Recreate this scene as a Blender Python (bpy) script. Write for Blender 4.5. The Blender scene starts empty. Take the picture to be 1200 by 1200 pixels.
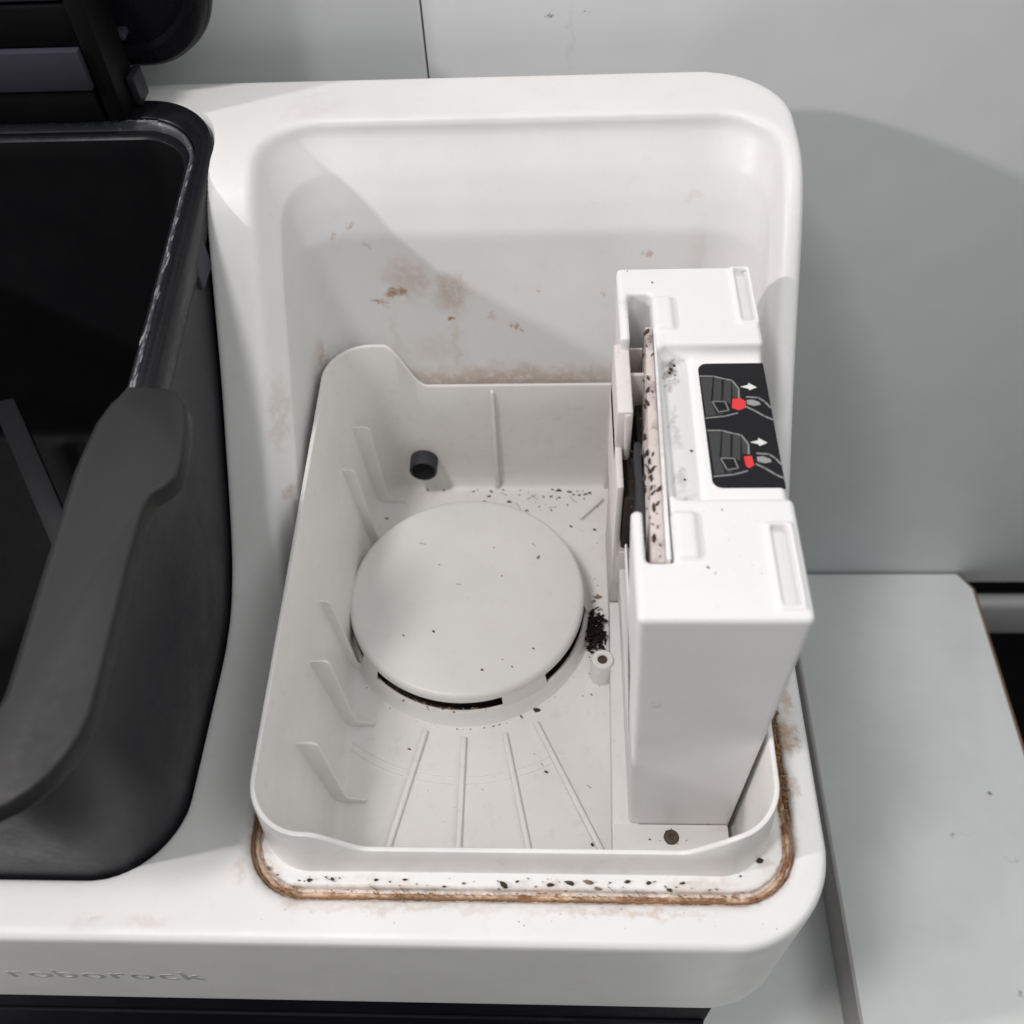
import bpy, bmesh, math, random
import numpy as np
from mathutils import Matrix, Vector
random.seed(7); np.random.seed(7)
S = bpy.context.scene
COL = S.collection
R = math.radians

# ------------------------------------------------------------------ camera
cam_d = bpy.data.cameras.new("camera")
cam = bpy.data.objects.new("camera", cam_d); COL.objects.link(cam)
cam_d.sensor_width = 36; cam_d.lens = 36*1155/1200
cam_d.dof.use_dof = True; cam_d.dof.focus_distance = .365; cam_d.dof.aperture_fstop = 12
cam_d.clip_start = 0.01; cam_d.clip_end = 50
p, y_, r_ = R(37.7), R(4.377), R(-3.691)
right = Vector((1, 0, 0)); up = Vector((0, math.cos(p), math.sin(p)))
Rz = Matrix.Rotation(y_, 3, 'Z'); right = Rz @ right; up = Rz @ up
c, s = math.cos(r_), math.sin(r_)
right, up = c*right + s*up, -s*right + c*up
back = right.cross(up)
M = Matrix((right, up, back)).transposed().to_4x4(); M.translation = (0, 0, .32)
cam.matrix_world = M
S.camera = cam
S.render.resolution_x = S.render.resolution_y = 1024

# ------------------------------------------------------------------ light
w = bpy.data.worlds.new("World"); S.world = w; w.use_nodes = True
w.node_tree.nodes["Background"].inputs[0].default_value = (.97, 1.0, .995, 1)
w.node_tree.nodes["Background"].inputs[1].default_value = 0.18
S.view_settings.view_transform = 'Standard'; S.view_settings.look = 'None'
S.view_settings.exposure = -0.12; S.view_settings.gamma = 1

def area(name, target, d, dist, sx, sy, power, col):
    l = bpy.data.lights.new(name, 'AREA'); l.shape = 'RECTANGLE'; l.size = sx; l.size_y = sy
    l.energy = power; l.color = col
    o = bpy.data.objects.new(name, l); COL.objects.link(o)
    d = Vector(d).normalized()
    o.location = Vector(target) - d*dist
    o.rotation_euler = d.to_track_quat('-Z', 'Y').to_euler()
    return o
area("left_lamp", (0, .25, .05), (1, .31, -.61), 1.6, .05, .06, 10.5, (1, .945, .94))
area("ceiling_lamp", (-.02, .22, 0), (.33, .26, -1), 1.7, .15, .28, 11.5, (1, .955, .955))
area("soft_top_fill", (0, .25, 0), (.05, .20, -1), 1.9, 2.4, 2.4, 7.5, (.985, 1, .995))  # unseen softbox added as soft fill from above
area("right_fill", (.2, .3, -.15), (-.45, .32, -.80), 1.8, 1.0, .8, 7, (.98, 1, .99))  # unseen fill added to brighten the table and right side of the wall

# ------------------------------------------------------------------ object helpers
def tag(o, label=None, cat=None, group=None, kind=None):
    for k, v in (('label', label), ('category', cat), ('group', group), ('kind', kind)):
        if v: o[k] = v
    return o
def empty(name, loc, label, cat, group=None):
    o = bpy.data.objects.new(name, None); COL.objects.link(o); o.location = loc
    o.empty_display_size = .02
    return tag(o, label, cat, group)
def link(name, me, mat, parent=None, smooth=True):
    if mat is not None: me.materials.append(mat)
    if smooth: me.shade_smooth()
    o = bpy.data.objects.new(name, me); COL.objects.link(o)
    if parent is not None:
        o.parent = parent
        q = parent; off = Vector((0, 0, 0))
        while q is not None: off += Vector(q.location); q = q.parent
        o.location = -off
    return o
def from_bm(name, bm, mat, parent=None, smooth=False):
    me = bpy.data.meshes.new(name); bm.to_mesh(me); bm.free()
    return link(name, me, mat, parent, smooth)
def autosmooth(o, ang=35):
    o.data.shade_smooth(); o.data.set_sharp_from_angle(angle=R(ang)); return o

def add_box(bm, x0, x1, y0, y1, z0, z1, bev=0, seg=2):
    v = [bm.verts.new((x, y, z)) for x in (x0, x1) for y in (y0, y1) for z in (z0, z1)]
    f = [(0,1,3,2),(4,6,7,5),(0,4,5,1),(2,3,7,6),(0,2,6,4),(1,5,7,3)]
    fs = [bm.faces.new([v[i] for i in q]) for q in f]
    if bev:
        es = list({e for q in fs for e in q.edges})
        bmesh.ops.bevel(bm, geom=es, offset=bev, segments=seg, affect='EDGES', profile=.5)
def box(name, ext, mat, parent=None, bev=.0005, seg=2):
    bm = bmesh.new(); add_box(bm, *ext, bev, seg)
    return autosmooth(from_bm(name, bm, mat, parent), 40)
def prism(name, pts, axis, a0, a1, mat, parent=None, bev=.0004, seg=2):
    """polygon extruded along an axis ('x','y','z')"""
    bm = bmesh.new()
    def mk(u, v, a): return {'x': (a, u, v), 'y': (u, a, v), 'z': (u, v, a)}[axis]
    A = [bm.verts.new(mk(u, v, a0)) for u, v in pts]; B = [bm.verts.new(mk(u, v, a1)) for u, v in pts]
    n = len(pts)
    fs = [bm.faces.new(A), bm.faces.new(B[::-1])] + [bm.faces.new((A[i], B[i], B[(i+1) % n], A[(i+1) % n])) for i in range(n)]
    bmesh.ops.recalc_face_normals(bm, faces=bm.faces)
    if bev: bmesh.ops.bevel(bm, geom=[e for e in bm.edges], offset=bev, segments=seg, affect='EDGES', profile=.5)
    return autosmooth(from_bm(name, bm, mat, parent), 40)
def lathe(name, prof, centre, mat, parent=None, n=72, axis='z', a0=0, a1=2*math.pi):
    bm = bmesh.new(); closed = abs(a1-a0-2*math.pi) < 1e-6
    m = n if closed else n+1; rings = []
    for i in range(m):
        t = a0+(a1-a0)*i/n; ring = []
        for r, h in prof:
            q = (r*math.cos(t), r*math.sin(t), h) if axis == 'z' else (r*math.cos(t), h, r*math.sin(t))
            ring.append(bm.verts.new([q[k]+centre[k] for k in range(3)]))
        rings.append(ring)
    for i in range(n):
        a, b = rings[i], rings[(i+1) % m]
        for k in range(len(prof)-1):
            bm.faces.new((a[k], b[k], b[k+1], a[k+1]))
    bmesh.ops.remove_doubles(bm, verts=bm.verts, dist=1e-6)
    bmesh.ops.recalc_face_normals(bm, faces=bm.faces)
    return autosmooth(from_bm(name, bm, mat, parent), 40)

def rr(x0, x1, y0, y1, r, nc=14, nx=30, ny=30):
    """rounded rectangle outline, constant number of points"""
    P = []
    def seg(a, b, n): P.extend([(a[0]+(b[0]-a[0])*i/n, a[1]+(b[1]-a[1])*i/n) for i in range(n)])
    def arc(cx, cy, t0): P.extend([(cx+r*math.cos(t0+math.pi/2*i/nc), cy+r*math.sin(t0+math.pi/2*i/nc)) for i in range(nc)])
    seg((x0+r, y0), (x1-r, y0), nx); arc(x1-r, y0+r, -math.pi/2)
    seg((x1, y0+r), (x1, y1-r), ny); arc(x1-r, y1-r, 0)
    seg((x1-r, y1), (x0+r, y1), nx); arc(x0+r, y1-r, math.pi/2)
    seg((x0, y1-r), (x0, y0+r), ny); arc(x0+r, y0+r, math.pi)
    return P
def loft(name, rings, mat, parent=None, cap0=False, cap1=False, ang=50):
    bm = bmesh.new(); V = [[bm.verts.new(q) for q in ring] for ring in rings]; n = len(rings[0])
    for a, b in zip(V, V[1:]):
        for i in range(n):
            j = (i+1) % n; bm.faces.new((a[i], a[j], b[j], b[i]))
    if cap0: bm.faces.new(V[0][::-1])
    if cap1: bm.faces.new(V[-1])
    bmesh.ops.recalc_face_normals(bm, faces=bm.faces)
    return autosmooth(from_bm(name, bm, mat, parent), ang)

# ------------------------------------------------------------------ moulded shells: signed distance field -> surface nets
def smax(a, b, k):
    h = np.clip(.5+.5*(a-b)/k, 0, 1); return b+(a-b)*h + k*h*(1-h)
def smin(a, b, k): return -smax(-a, -b, k)
def rb2(X, Y, x0, x1, y0, y1, r):
    qx = np.abs(X-(x0+x1)/2)-((x1-x0)/2-r); qy = np.abs(Y-(y0+y1)/2)-((y1-y0)/2-r)
    return np.minimum(np.maximum(qx, qy), 0)+np.sqrt(np.maximum(qx, 0)**2+np.maximum(qy, 0)**2)-r
def rb3(X, Y, Z, x0, x1, y0, y1, z0, z1, r):
    q = [np.abs(A-(a+b)/2)-((b-a)/2-r) for A, a, b in ((X, x0, x1), (Y, y0, y1), (Z, z0, z1))]
    m = np.maximum(np.maximum(q[0], q[1]), q[2])
    return np.minimum(m, 0)+np.sqrt(sum(np.maximum(k, 0)**2 for k in q))-r
def nets(name, sdf, lo, hi, h, mat, parent=None):
    ax = [np.arange(lo[i], hi[i]+h, h, dtype=np.float32) for i in range(3)]
    F = np.ascontiguousarray(np.broadcast_to(sdf(ax[0][:, None, None], ax[1][None, :, None], ax[2][None, None, :]),
                                             tuple(len(a) for a in ax)).astype(np.float32))
    I = F < 0
    n = tuple(len(a)-1 for a in ax)
    cnt = np.zeros(n, np.uint8)
    sl = (slice(0, -1), slice(1, None))
    for a in (0, 1):
        for b in (0, 1):
            for d in (0, 1): cnt += I[sl[a], sl[b], sl[d]]
    cells = np.argwhere((cnt > 0) & (cnt < 8))
    idx = -np.ones(n, np.int32); idx[tuple(cells.T)] = np.arange(len(cells))
    acc = np.zeros((len(cells), 3)); num = np.zeros(len(cells))
    cor = [(a, b, d) for a in (0, 1) for b in (0, 1) for d in (0, 1)]
    val = {q: F[cells[:, 0]+q[0], cells[:, 1]+q[1], cells[:, 2]+q[2]] for q in cor}
    for q in cor:
        for k in range(3):
            if q[k] == 0:
                q2 = list(q); q2[k] = 1; q2 = tuple(q2)
                f0, f1 = val[q], val[q2]; m = (f0 < 0) != (f1 < 0)
                t = np.where(m, f0/np.where(f0 == f1, 1, f0-f1), 0)
                pos = np.array(q, float)[None, :].repeat(len(cells), 0); pos[:, k] += t
                acc[m] += pos[m]; num[m] += 1
    V = (cells+acc/num[:, None])*h+np.array(lo)
    quads = []
    for k in range(3):
        a = [slice(None)]*3; b = [slice(None)]*3; a[k] = slice(0, -1); b[k] = slice(1, None)
        ch = I[tuple(a)] != I[tuple(b)]
        E_ = np.argwhere(ch); sgn = I[tuple(a)][tuple(E_.T)]
        u, v = [(1, 2), (2, 0), (0, 1)][k]
        ok = (E_[:, u] > 0) & (E_[:, v] > 0) & (E_[:, u] < n[u]) & (E_[:, v] < n[v])
        E_, sgn = E_[ok], sgn[ok]
        def at(du, dv):
            q = E_.copy(); q[:, u] -= du; q[:, v] -= dv; return idx[tuple(q.T)]
        Q = np.stack([at(1, 1), at(0, 1), at(0, 0), at(1, 0)], 1)
        Q[~sgn] = Q[~sgn][:, ::-1]; quads.append(Q)
    Q = np.concatenate(quads)
    me = bpy.data.meshes.new(name)
    me.vertices.add(len(V)); me.vertices.foreach_set('co', V.astype(np.float32).ravel())
    me.loops.add(Q.size); me.loops.foreach_set('vertex_index', Q.astype(np.int32).ravel())
    me.polygons.add(len(Q)); me.polygons.foreach_set('loop_start', np.arange(0, Q.size, 4, dtype=np.int32))
    me.update(calc_edges=True)
    return link(name, me, mat, parent, True)

# ------------------------------------------------------------------ materials
def mat(name, col, rough=.45, spec=.5, mottle=.04, bump=.04, bscale=900, coat=0, stains=(), tint=(.43, .235, .11), grime=None, metallic=0, attr=None):
    m = bpy.data.materials.new(name); m.use_nodes = True; nt = m.node_tree; N = nt.nodes; L = nt.links
    b = N["Principled BSDF"]; b.inputs["Roughness"].default_value = rough
    b.inputs["Specular IOR Level"].default_value = spec; b.inputs["Metallic"].default_value = metallic
    b.inputs["Coat Weight"].default_value = coat; b.inputs["Coat Roughness"].default_value = .12
    geo = N.new("ShaderNodeNewGeometry"); P = geo.outputs["Position"]
    def noise(scale, det=4, rgh=.55):
        q = N.new("ShaderNodeTexNoise"); q.inputs["Scale"].default_value = scale; q.inputs["Detail"].default_value = det
        q.inputs["Roughness"].default_value = rgh; L.new(P, q.inputs["Vector"]); return q
    def math_(op, a, bb, cl=False):
        q = N.new("ShaderNodeMath"); q.operation = op; q.use_clamp = cl
        for i, v in enumerate((a, bb)):
            if isinstance(v, (int, float)): q.inputs[i].default_value = v
            else: L.new(v, q.inputs[i])
        return q.outputs[0]
    def mix(f, a, bb, blend='MIX'):
        q = N.new("ShaderNodeMix"); q.data_type = 'RGBA'; q.blend_type = blend
        for i, v in ((0, f), (6, a), (7, bb)):
            if isinstance(v, (int, float)): q.inputs[i].default_value = v
            elif isinstance(v, tuple): q.inputs[i].default_value = (*v, 1)
            else: L.new(v, q.inputs[i])
        return q.outputs[2]
    def ramp(x, lo, hi):
        q = N.new("ShaderNodeMapRange"); q.inputs[1].default_value = lo; q.inputs[2].default_value = hi; L.new(x, q.inputs[0]); return q.outputs[0]
    n1 = noise(28); n2 = noise(420, 3)
    colr = mix(ramp(n1.outputs[0], .35, .7), tuple(min(1, k*(1+mottle)) for k in col), tuple(k*(1-mottle) for k in col))
    if grime:   # (amount, scale, colour): fine uneven dirt
        amt, gs, gc = grime[:3]; th = grime[3] if len(grime) > 3 else .56
        g = math_('MULTIPLY', ramp(noise(gs, 6, .7).outputs[0], th, th+.18), amt)
        colr = mix(g, colr, gc)
    if stains:
        dn = noise(140, 5, .65); dn2 = noise(330, 4, .65)
        wob = N.new("ShaderNodeVectorMath"); wob.operation = 'SUBTRACT'; L.new(dn.outputs["Color"], wob.inputs[0]); wob.inputs[1].default_value = (.5, .5, .5)
        sc = N.new("ShaderNodeVectorMath"); sc.operation = 'SCALE'; L.new(wob.outputs[0], sc.inputs[0]); sc.inputs["Scale"].default_value = .014
        ad = N.new("ShaderNodeVectorMath"); L.new(P, ad.inputs[0]); L.new(sc.outputs[0], ad.inputs[1])
        tot = None
        for (x, y, z, rx, ry, rz, a) in stains:
            sb = N.new("ShaderNodeVectorMath"); sb.operation = 'SUBTRACT'; L.new(ad.outputs[0], sb.inputs[0]); sb.inputs[1].default_value = (x, y, z)
            dv = N.new("ShaderNodeVectorMath"); dv.operation = 'DIVIDE'; L.new(sb.outputs[0], dv.inputs[0]); dv.inputs[1].default_value = (rx, ry, rz)
            ln = N.new("ShaderNodeVectorMath"); ln.operation = 'LENGTH'; L.new(dv.outputs[0], ln.inputs[0])
            q = N.new("ShaderNodeMapRange"); q.interpolation_type = 'SMOOTHSTEP'
            q.inputs[1].default_value = 1.0; q.inputs[2].default_value = .25; q.inputs[3].default_value = 0; q.inputs[4].default_value = a
            L.new(ln.outputs["Value"], q.inputs[0])
            tot = q.outputs[0] if tot is None else math_('MAXIMUM', tot, q.outputs[0])
        tot = math_('MULTIPLY', tot, ramp(dn2.outputs[0], .18, .52))
        colr = mix(tot, colr, tint)
    if attr:
        an = N.new("ShaderNodeAttribute"); an.attribute_name = attr
        f_ = math_('MULTIPLY', an.outputs["Fac"], ramp(noise(230, 6, .72).outputs[0], .40, .60), True)
        colr = mix(f_, colr, mix(ramp(noise(120, 4).outputs[0], .4, .6), (.54, .29, .13), (.19, .085, .035)))
    L.new(colr, b.inputs["Base Color"])
    rg = N.new("ShaderNodeMapRange"); L.new(n2.outputs[0], rg.inputs[0]); rg.inputs[3].default_value = max(.02, rough-.08); rg.inputs[4].default_value = min(1, rough+.08)
    n3 = noise(55, 5, .65)
    L.new(math_('ADD', rg.outputs[0], math_('MULTIPLY', math_('SUBTRACT', n3.outputs[0], .5), .35), True), b.inputs["Roughness"])
    if bump:
        bn = noise(bscale*2.2, 2); bp = N.new("ShaderNodeBump"); bp.inputs["Strength"].default_value = bump; bp.inputs["Distance"].default_value = .0006
        L.new(bn.outputs[0], bp.inputs["Height"]); L.new(bp.outputs[0], b.inputs["Normal"])
    return m

HOLD_MARKS = [(.0372, .2330, .092, .0022, .0035, .006, .75), (.0368, .2270, .092, .0020, .0022, .006, .5), (.0362, .2100, .092, .0022, .012, .006, .32), (.0362, .1880, .092, .0022, .008, .006, .32), (.0368, .1790, .092, .0030, .0030, .006, .5),
 (.0300, .200, .100, .0022, .045, .004, .25), (.0245, .256, .098, .004, .010, .01, .25), (.0630, .1640, .099, .002, .0012, .003, .6), (.0640, .2740, .099, .002, .0012, .003, .6), (.0600, .1385, .098, .003, .0010, .003, .5), (.030, .134, .052, .004, .004, .001, .3), (.056, .134, -.046, .002, .004, .0015, .5)]  # dirt smudges, plus darker spots at the finger groove ends
TABLE_STAINS = [(.2245, .2035, -.25, .0022, .002, .01, .6), (.232, .2043, -.25, .008, .0006, .01, .3), (.255, .190, -.25, .006, .0008, .01, .35), (.2400, .1210, -.25, .0016, .0032, .01, .9), (.205, .150, -.25, .02, .012, .01, .06), (.19, .28, -.25, .012, .02, .01, .06)]
BACK = .316
body_stains = [
 (-.0655, BACK, .058, .0065, .02, .0042, .95), (-.0725, BACK, .054, .005, .02, .0026, .75), (-.0600, BACK, .065, .014, .02, .014, .36), (-.043, BACK, .030, .004, .02, .022, .22), (-.068, BACK, .035, .003, .02, .02, .14),
 (-.0445, BACK, .045, .0026, .02, .0026, 1), (-.0430, BACK, .058, .010, .02, .014, .42), (-.0190, BACK, .041, .0022, .02, .002, .7), (-.0158, BACK, .0395, .0018, .02, .0016, .7),
 (-.0275, BACK, .046, .005, .02, .003, .35), (.0357, BACK, .0755, .0022, .02, .0022, .6), (.018, BACK, .056, .0016, .02, .0016, .4),
 (-.0790, BACK, .09, .002, .02, .0018, .5), (-.087, BACK, .085, .0016, .02, .0014, .4), (-.074, BACK, .081, .0022, .02, .0018, .4), (-.008, BACK, .058, .002, .02, .0016, .5),
 (.0516, BACK, .096, .004, .03, .003, .14), (.055, BACK, .075, .004, .02, .014, .08), (-.052, BACK, .030, .02, .02, .014, .14),
 (-.02, BACK, .012, .095, .02, .012, .5), (-.086, BACK, .012, .012, .02, .026, .6), (-.100, .304, .03, .004, .012, .02, .5),
 (-.103, .300, .122, .003, .012, .006, .5), (-.1015, .276, .093, .003, .005, .005, .6), (-.1015, .262, .078, .0025, .006, .006, .35), (-.1025, .244, .058, .004, .006, .008, .3), (-.104, .236, .028, .003, .005, .004, .45),
 (-.105, .255, .05, .003, .02, .022, .22), (-.09, .345, .124, .02, .018, .006, .10),
 (.0785, .148, 0, .0045, .010, .004, .7), (.080, .165, 0, .004, .014, .004, .5), (.0775, .130, 0, .0035, .006, .003, .5),
 (-.130, .084, 0, .010, .003, .003, .16), (-.150, .083, 0, .008, .003, .003, .12), (-.1035, .1, 0, .004, .006, .004, .3),
 (-.05, .0895, 0, .05, .0022, .003, .28), (.02, .0895, 0, .04, .0022, .003, .34), (.03, .088, 0, .004, .003, .003, .4), (-.06, .0965, 0, .03, .004, .004, .24), (.0, .0955, 0, .03, .0035, .004, .28), (.045, .097, 0, .022, .005, .004, .3), (.067, .108, 0, .006, .012, .004, .3), (-.095, .103, 0, .008, .010, .004, .35), (-.147, .0855, 0, .004, .002, .003, .3), (-.085, .0925, 0, .006, .004, .003, .35),
]
m_body = mat("white_plastic", (.80, .795, .785), .42, .45, .025, .03, attr='rust', stains=body_stains, grime=(.10, 160, (.5, .40, .30)))
m_bin = mat("bin_plastic", (.81, .795, .775), .40, .45, .035, .02, grime=(.24, 170, (.50, .42, .34)))
m_disc = mat("cover_plastic", (.785, .775, .755), .40, .45, .03, .02, grime=(.12, 200, (.5, .42, .34)))
m_hold = mat("holder_plastic", (.84, .835, .83), .38, .45, .015, .02, tint=(.20, .165, .14), stains=HOLD_MARKS, grime=(.10, 260, (.55, .47, .4)))
m_guide = mat("guide_plastic", (.74, .70, .68), .45, .4, .04, .02, grime=(.35, 260, (.42, .33, .28)))
m_card = mat("dirty_card", (.62, .55, .52), .8, .2, .12, .15, grime=(.9, 80, (.11, .065, .05), .50))
m_seal = mat("rusty_seal", (.30, .17, .09), .75, .2, .35, .3, grime=(.95, 150, (.055, .028, .016)))
m_groove = mat("dirty_groove", (.66, .49, .35), .75, .2, .35, .15, grime=(.95, 130, (.25, .11, .045), .42))
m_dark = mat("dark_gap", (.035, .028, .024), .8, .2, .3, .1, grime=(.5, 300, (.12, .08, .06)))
m_rubber = mat("black_rubber", (.035, .037, .042), .6, .35, .1, .1)
m_rubberd = mat("dusty_rubber", (.085, .083, .078), .7, .3, .2, .1, grime=(.6, 240, (.16, .13, .11)))
m_hole = mat("brown_screw", (.075, .048, .034), .6, .4, .35, .3, grime=(.8, 380, (.16, .11, .075), .45))
m_tank = mat("tank_plastic", (.026, .026, .031), .42, .35, .08, .05)
m_gloss = mat("tank_gloss", (.009, .009, .012), .28, .28, .1, .0)
m_inner = mat("tank_inner", (.004, .004, .005), .55, .15, .1, .0)
m_handle = mat("handle_plastic", (.0235, .0232, .0235), .5, .3, .06, .06)
m_scum = mat("tank_seal", (.07, .072, .085), .38, .5, .3, .1, grime=(.85, 230, (.42, .42, .42)))
m_limescale = mat("limescale", (.26, .26, .27), .6, .4, .3, .3, grime=(.8, 300, (.10, .10, .11)))
m_hinge = mat("hinge_plastic", (.040, .040, .053), .55, .3, .08, .05)
m_base = mat("base_plastic", (.006, .006, .009), .6, .08, .2, .02, grime=(.5, 60, (.02, .018, .02)))
m_letter = mat("grey_print", (.42, .415, .40), .6, .3, .3, 0, grime=(.8, 300, (.52, .51, .50)))
m_table = mat("table_laminate", (.72, .745, .735), .45, .4, .03, .02, tint=(.30, .27, .22), stains=TABLE_STAINS, grime=(.06, 40, (.42, .40, .37)))
m_edge = mat("edge_band", (.52, .49, .475), .5, .4, .04, .03, grime=(.3, 120, (.42, .36, .32)))
m_brown = mat("chipboard_edge", (.20, .12, .08), .8, .2, .3, .2)
m_wall = mat("wall_laminate", (.80, .81, .82), .42, .4, .02, .03, stains=[(.0055, .386, .125, .0015, .01, .02, .10), (-.002, .386, .1345, .0022, .01, .0007, .9), (.012, .386, .136, .0016, .01, .0006, .6)], tint=(.20, .18, .15))
m_seam = mat("dirty_seam", (.30, .27, .23), .8, .2, .3, .2, grime=(.9, 220, (.09, .07, .05)))
m_floor = mat("dark_floor", (.006, .0055, .0055), .7, .1, .2, .1)
m_rail = mat("grey_metal", (.34, .34, .34), .45, .5, .05, .03)
m_crumb = mat("dark_crumb", (.055, .036, .026), .85, .2, .5, .3, grime=(.6, 260, (.14, .08, .05)))
m_tan = mat("tan_crumb", (.26, .18, .13), .85, .2, .4, .3)
m_lint = mat("dark_lint", (.030, .022, .018), .9, .1, .4, .4, grime=(.5, 500, (.09, .06, .045)))
m_stick = mat("sticker_black", (.010, .010, .013), .5, .25, .05, .0)
m_pgrey = mat("print_grey", (.052, .053, .055), .5, .3, .05, 0)
m_pline = mat("print_light_grey", (.24, .24, .235), .5, .3, .1, 0)
m_pwhite = mat("print_white", (.72, .72, .69), .5, .3, .05, 0)
m_pred = mat("print_red", (.72, .045, .05), .45, .4, .08, 0)
m_phand = mat("print_hand_grey", (.30, .30, .29), .5, .3, .1, 0)

# ------------------------------------------------------------------ room: wall, table, floor
fl = box('floor', (-3, 4, -3, 4, -.95, -.9), m_floor, bev=0); tag(fl, kind='structure')
wall = empty('wall', (0, .386, -.2625), 'pale grey laminate panel wall behind the white docking station', 'wall')
box('wall_panel', (-.0519, 2.2, .386, .404, -.2625, 1.6), m_wall, wall, .0006)
box('wall_panel', (-1.6, -.0527, .386, .404, -.2625, 1.6), m_wall, wall, .0006)
box('seam_strip', (-.0535, -.0509, .3875, .3935, -.2605, 1.59), m_seam, wall, .0003)
rail = empty('rail', (.5, .415, -.318), 'grey metal rail in the dark gap below the wall panel', 'rail')
bmr = bmesh.new(); add_box(bmr, -1.5, 2.2, .388, .401, -.339, -.296, .006, 4)
autosmooth(from_bm('rail_tube', bmr, m_rail, rail), 50)
box('bracket', (.62, .65, .389, .400, -.90, -.3393), m_rail, rail, .001)
table = empty('work_table', (.1, .1, -.25), 'grey-green laminate work table carrying the docking station', 'table')
prism('top_board', [(.156, -.5), (.2795, -.5), (.2795, .372), (.272, .3845), (.156, .3845)], 'z', -.283, -.25, m_table, table, .0008)
prism('edge_strip', [(.2798, -.5), (.2809, -.5), (.2809, .3722), (.2731, .3845), (.2722, .3845), (.2798, .3719)], 'z', -.283, -.2503, m_brown, table, 0)
box('edge_band', (.1548, .1557, -.5, .3845, -.2835, -.2503), m_edge, table, .0003)
box('lower_board', (-.8, .276, -.5, .3845, -.305, -.2838), m_table, table, .0008)
for sx in (-.75, .24):
    for sy in (-.45, .34):
        box('leg', (sx, sx+.03, sy, sy+.03, -.9, -.3055), m_rail, table, .001)

# ------------------------------------------------------------------ docking station
dock = empty('docking_station', (-.14, .22, -.25), 'white plastic cleaning dock with an open dusty bin and ramped back', 'docking station')
PY = [-.1, .180, .196, .2115, .2247, .2395, .257, .275, .289, .299, .309, .322, .5]
PZ = [0, 0, .0035, .0135, .0265, .0430, .0625, .0855, .104, .1145, .1205, .1222, .1222]
yy = np.linspace(-.1, .5, 1201); zz = np.interp(yy, PY, PZ)
ker = np.exp(-.5*(np.arange(-24, 25)/8.)**2); ker /= ker.sum()
zz = np.convolve(np.pad(zz, 24, mode='edge'), ker, 'valid'); dz = np.gradient(zz, yy)
def body_sdf(X, Y, Z):
    fp = rb2(X, Y, -.366, .086, .0785, .3665, .033)
    prof = np.interp(Y.ravel(), yy, zz).reshape(Y.shape).astype(np.float32)
    sl = np.interp(Y.ravel(), yy, dz).reshape(Y.shape).astype(np.float32)
    d = smax(fp, (Z-prof)/np.sqrt(1+sl*sl), .0036)
    d = smax(d, -.087-Z, .006)
    # pocket the water tank sits in
    tk = np.maximum(rb2(X, Y, -.335, -.1251, .0970, .3480, .0285), -.052-Z)
    d = smax(d, -tk, .0016)
    # recess round the dust bin with a leaning back wall
    zf = np.linspace(-.12, .2, 1601); yf = np.interp(zf, [-.2, 0, .0850, .096, .1055, .1125, .1165, .118, .3], [.3098, .3098, .3168, .3215, .3270, .3322, .3350, .3355, .3355])
    k_ = np.exp(-.5*(np.arange(-30, 31)/8.)**2); k_ /= k_.sum(); yf = np.convolve(np.pad(yf, 30, mode='edge'), k_, 'valid')
    yb = np.interp(Z.ravel(), zf, yf).reshape(Z.shape).astype(np.float32)
    t_ = np.clip((Z-prof+.016)/.016, 0, 1)*np.clip(prof/.03, 0, 1)      # bevelled cheeks
    rec = np.maximum(rb2(X, Y, -.1010-.0020*np.clip(1-prof/.03, 0, 1)-.0075*t_, .0762+.0030*t_, .0915, yb, .021), -.0008-Z)
    d = smax(d, -rec, .0030)
    hole = np.maximum(rb2(X, Y, -.0968, .0670, .1022, .3089, .018), -.075-Z)
    d = np.maximum(d, -hole)
    ring = np.maximum(np.abs(rb2(X, Y, -.1030, .0768, .0915, .34, .021)+.0026)-.0019, -.0042-Z)
    return np.maximum(d, -np.maximum(ring, Y-.235))
body_o = nets('body', body_sdf, (-.370, .0745, -.090), (.090, .3705, .1255), .00112, m_body, dock)
# rust creeping out of the groove: a per-vertex wear mask, broken up by noise in the material
co = np.empty(len(body_o.data.vertices)*3, np.float32); body_o.data.vertices.foreach_get('co', co); co = co.reshape(-1, 3)
dd = np.abs(rb2(co[:, 0], co[:, 1], -.1030, .0768, .0915, .34, .021)+.0026)
wt = np.where(co[:, 0] > .055, 1.0, np.where(co[:, 0] < -.082, .9, .62))
mk = np.exp(-(np.maximum(dd-.0012, 0)/.0012)**2)*wt*(co[:, 2] < .004)*np.clip((.205-co[:, 1])/.03, 0, 1)*np.where((co[:, 0] < 0) & (co[:, 1] > .15), 0, 1)
at_ = body_o.data.attributes.new('rust', 'FLOAT', 'POINT'); at_.data.foreach_set('value', mk.astype(np.float32))
box('base', (-.340, .0575, .0797, .340, -.2835, -.0872), m_base, dock, .002)
box('unseen_base_ramp', (-.340, .0560, -.300, .0790, -.2835, -.262), m_base, dock, .002)  # out-of-view plate added to darken bounce and reflections on the dock front
box('base_ridge', (-.338, .0560, .0780, .0796, -.1125, -.1085), m_base, dock, .0006)
box('foot_plate', (-.352, .072, .10, .352, -.2837, -.2765), m_body, dock, .002)

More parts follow.
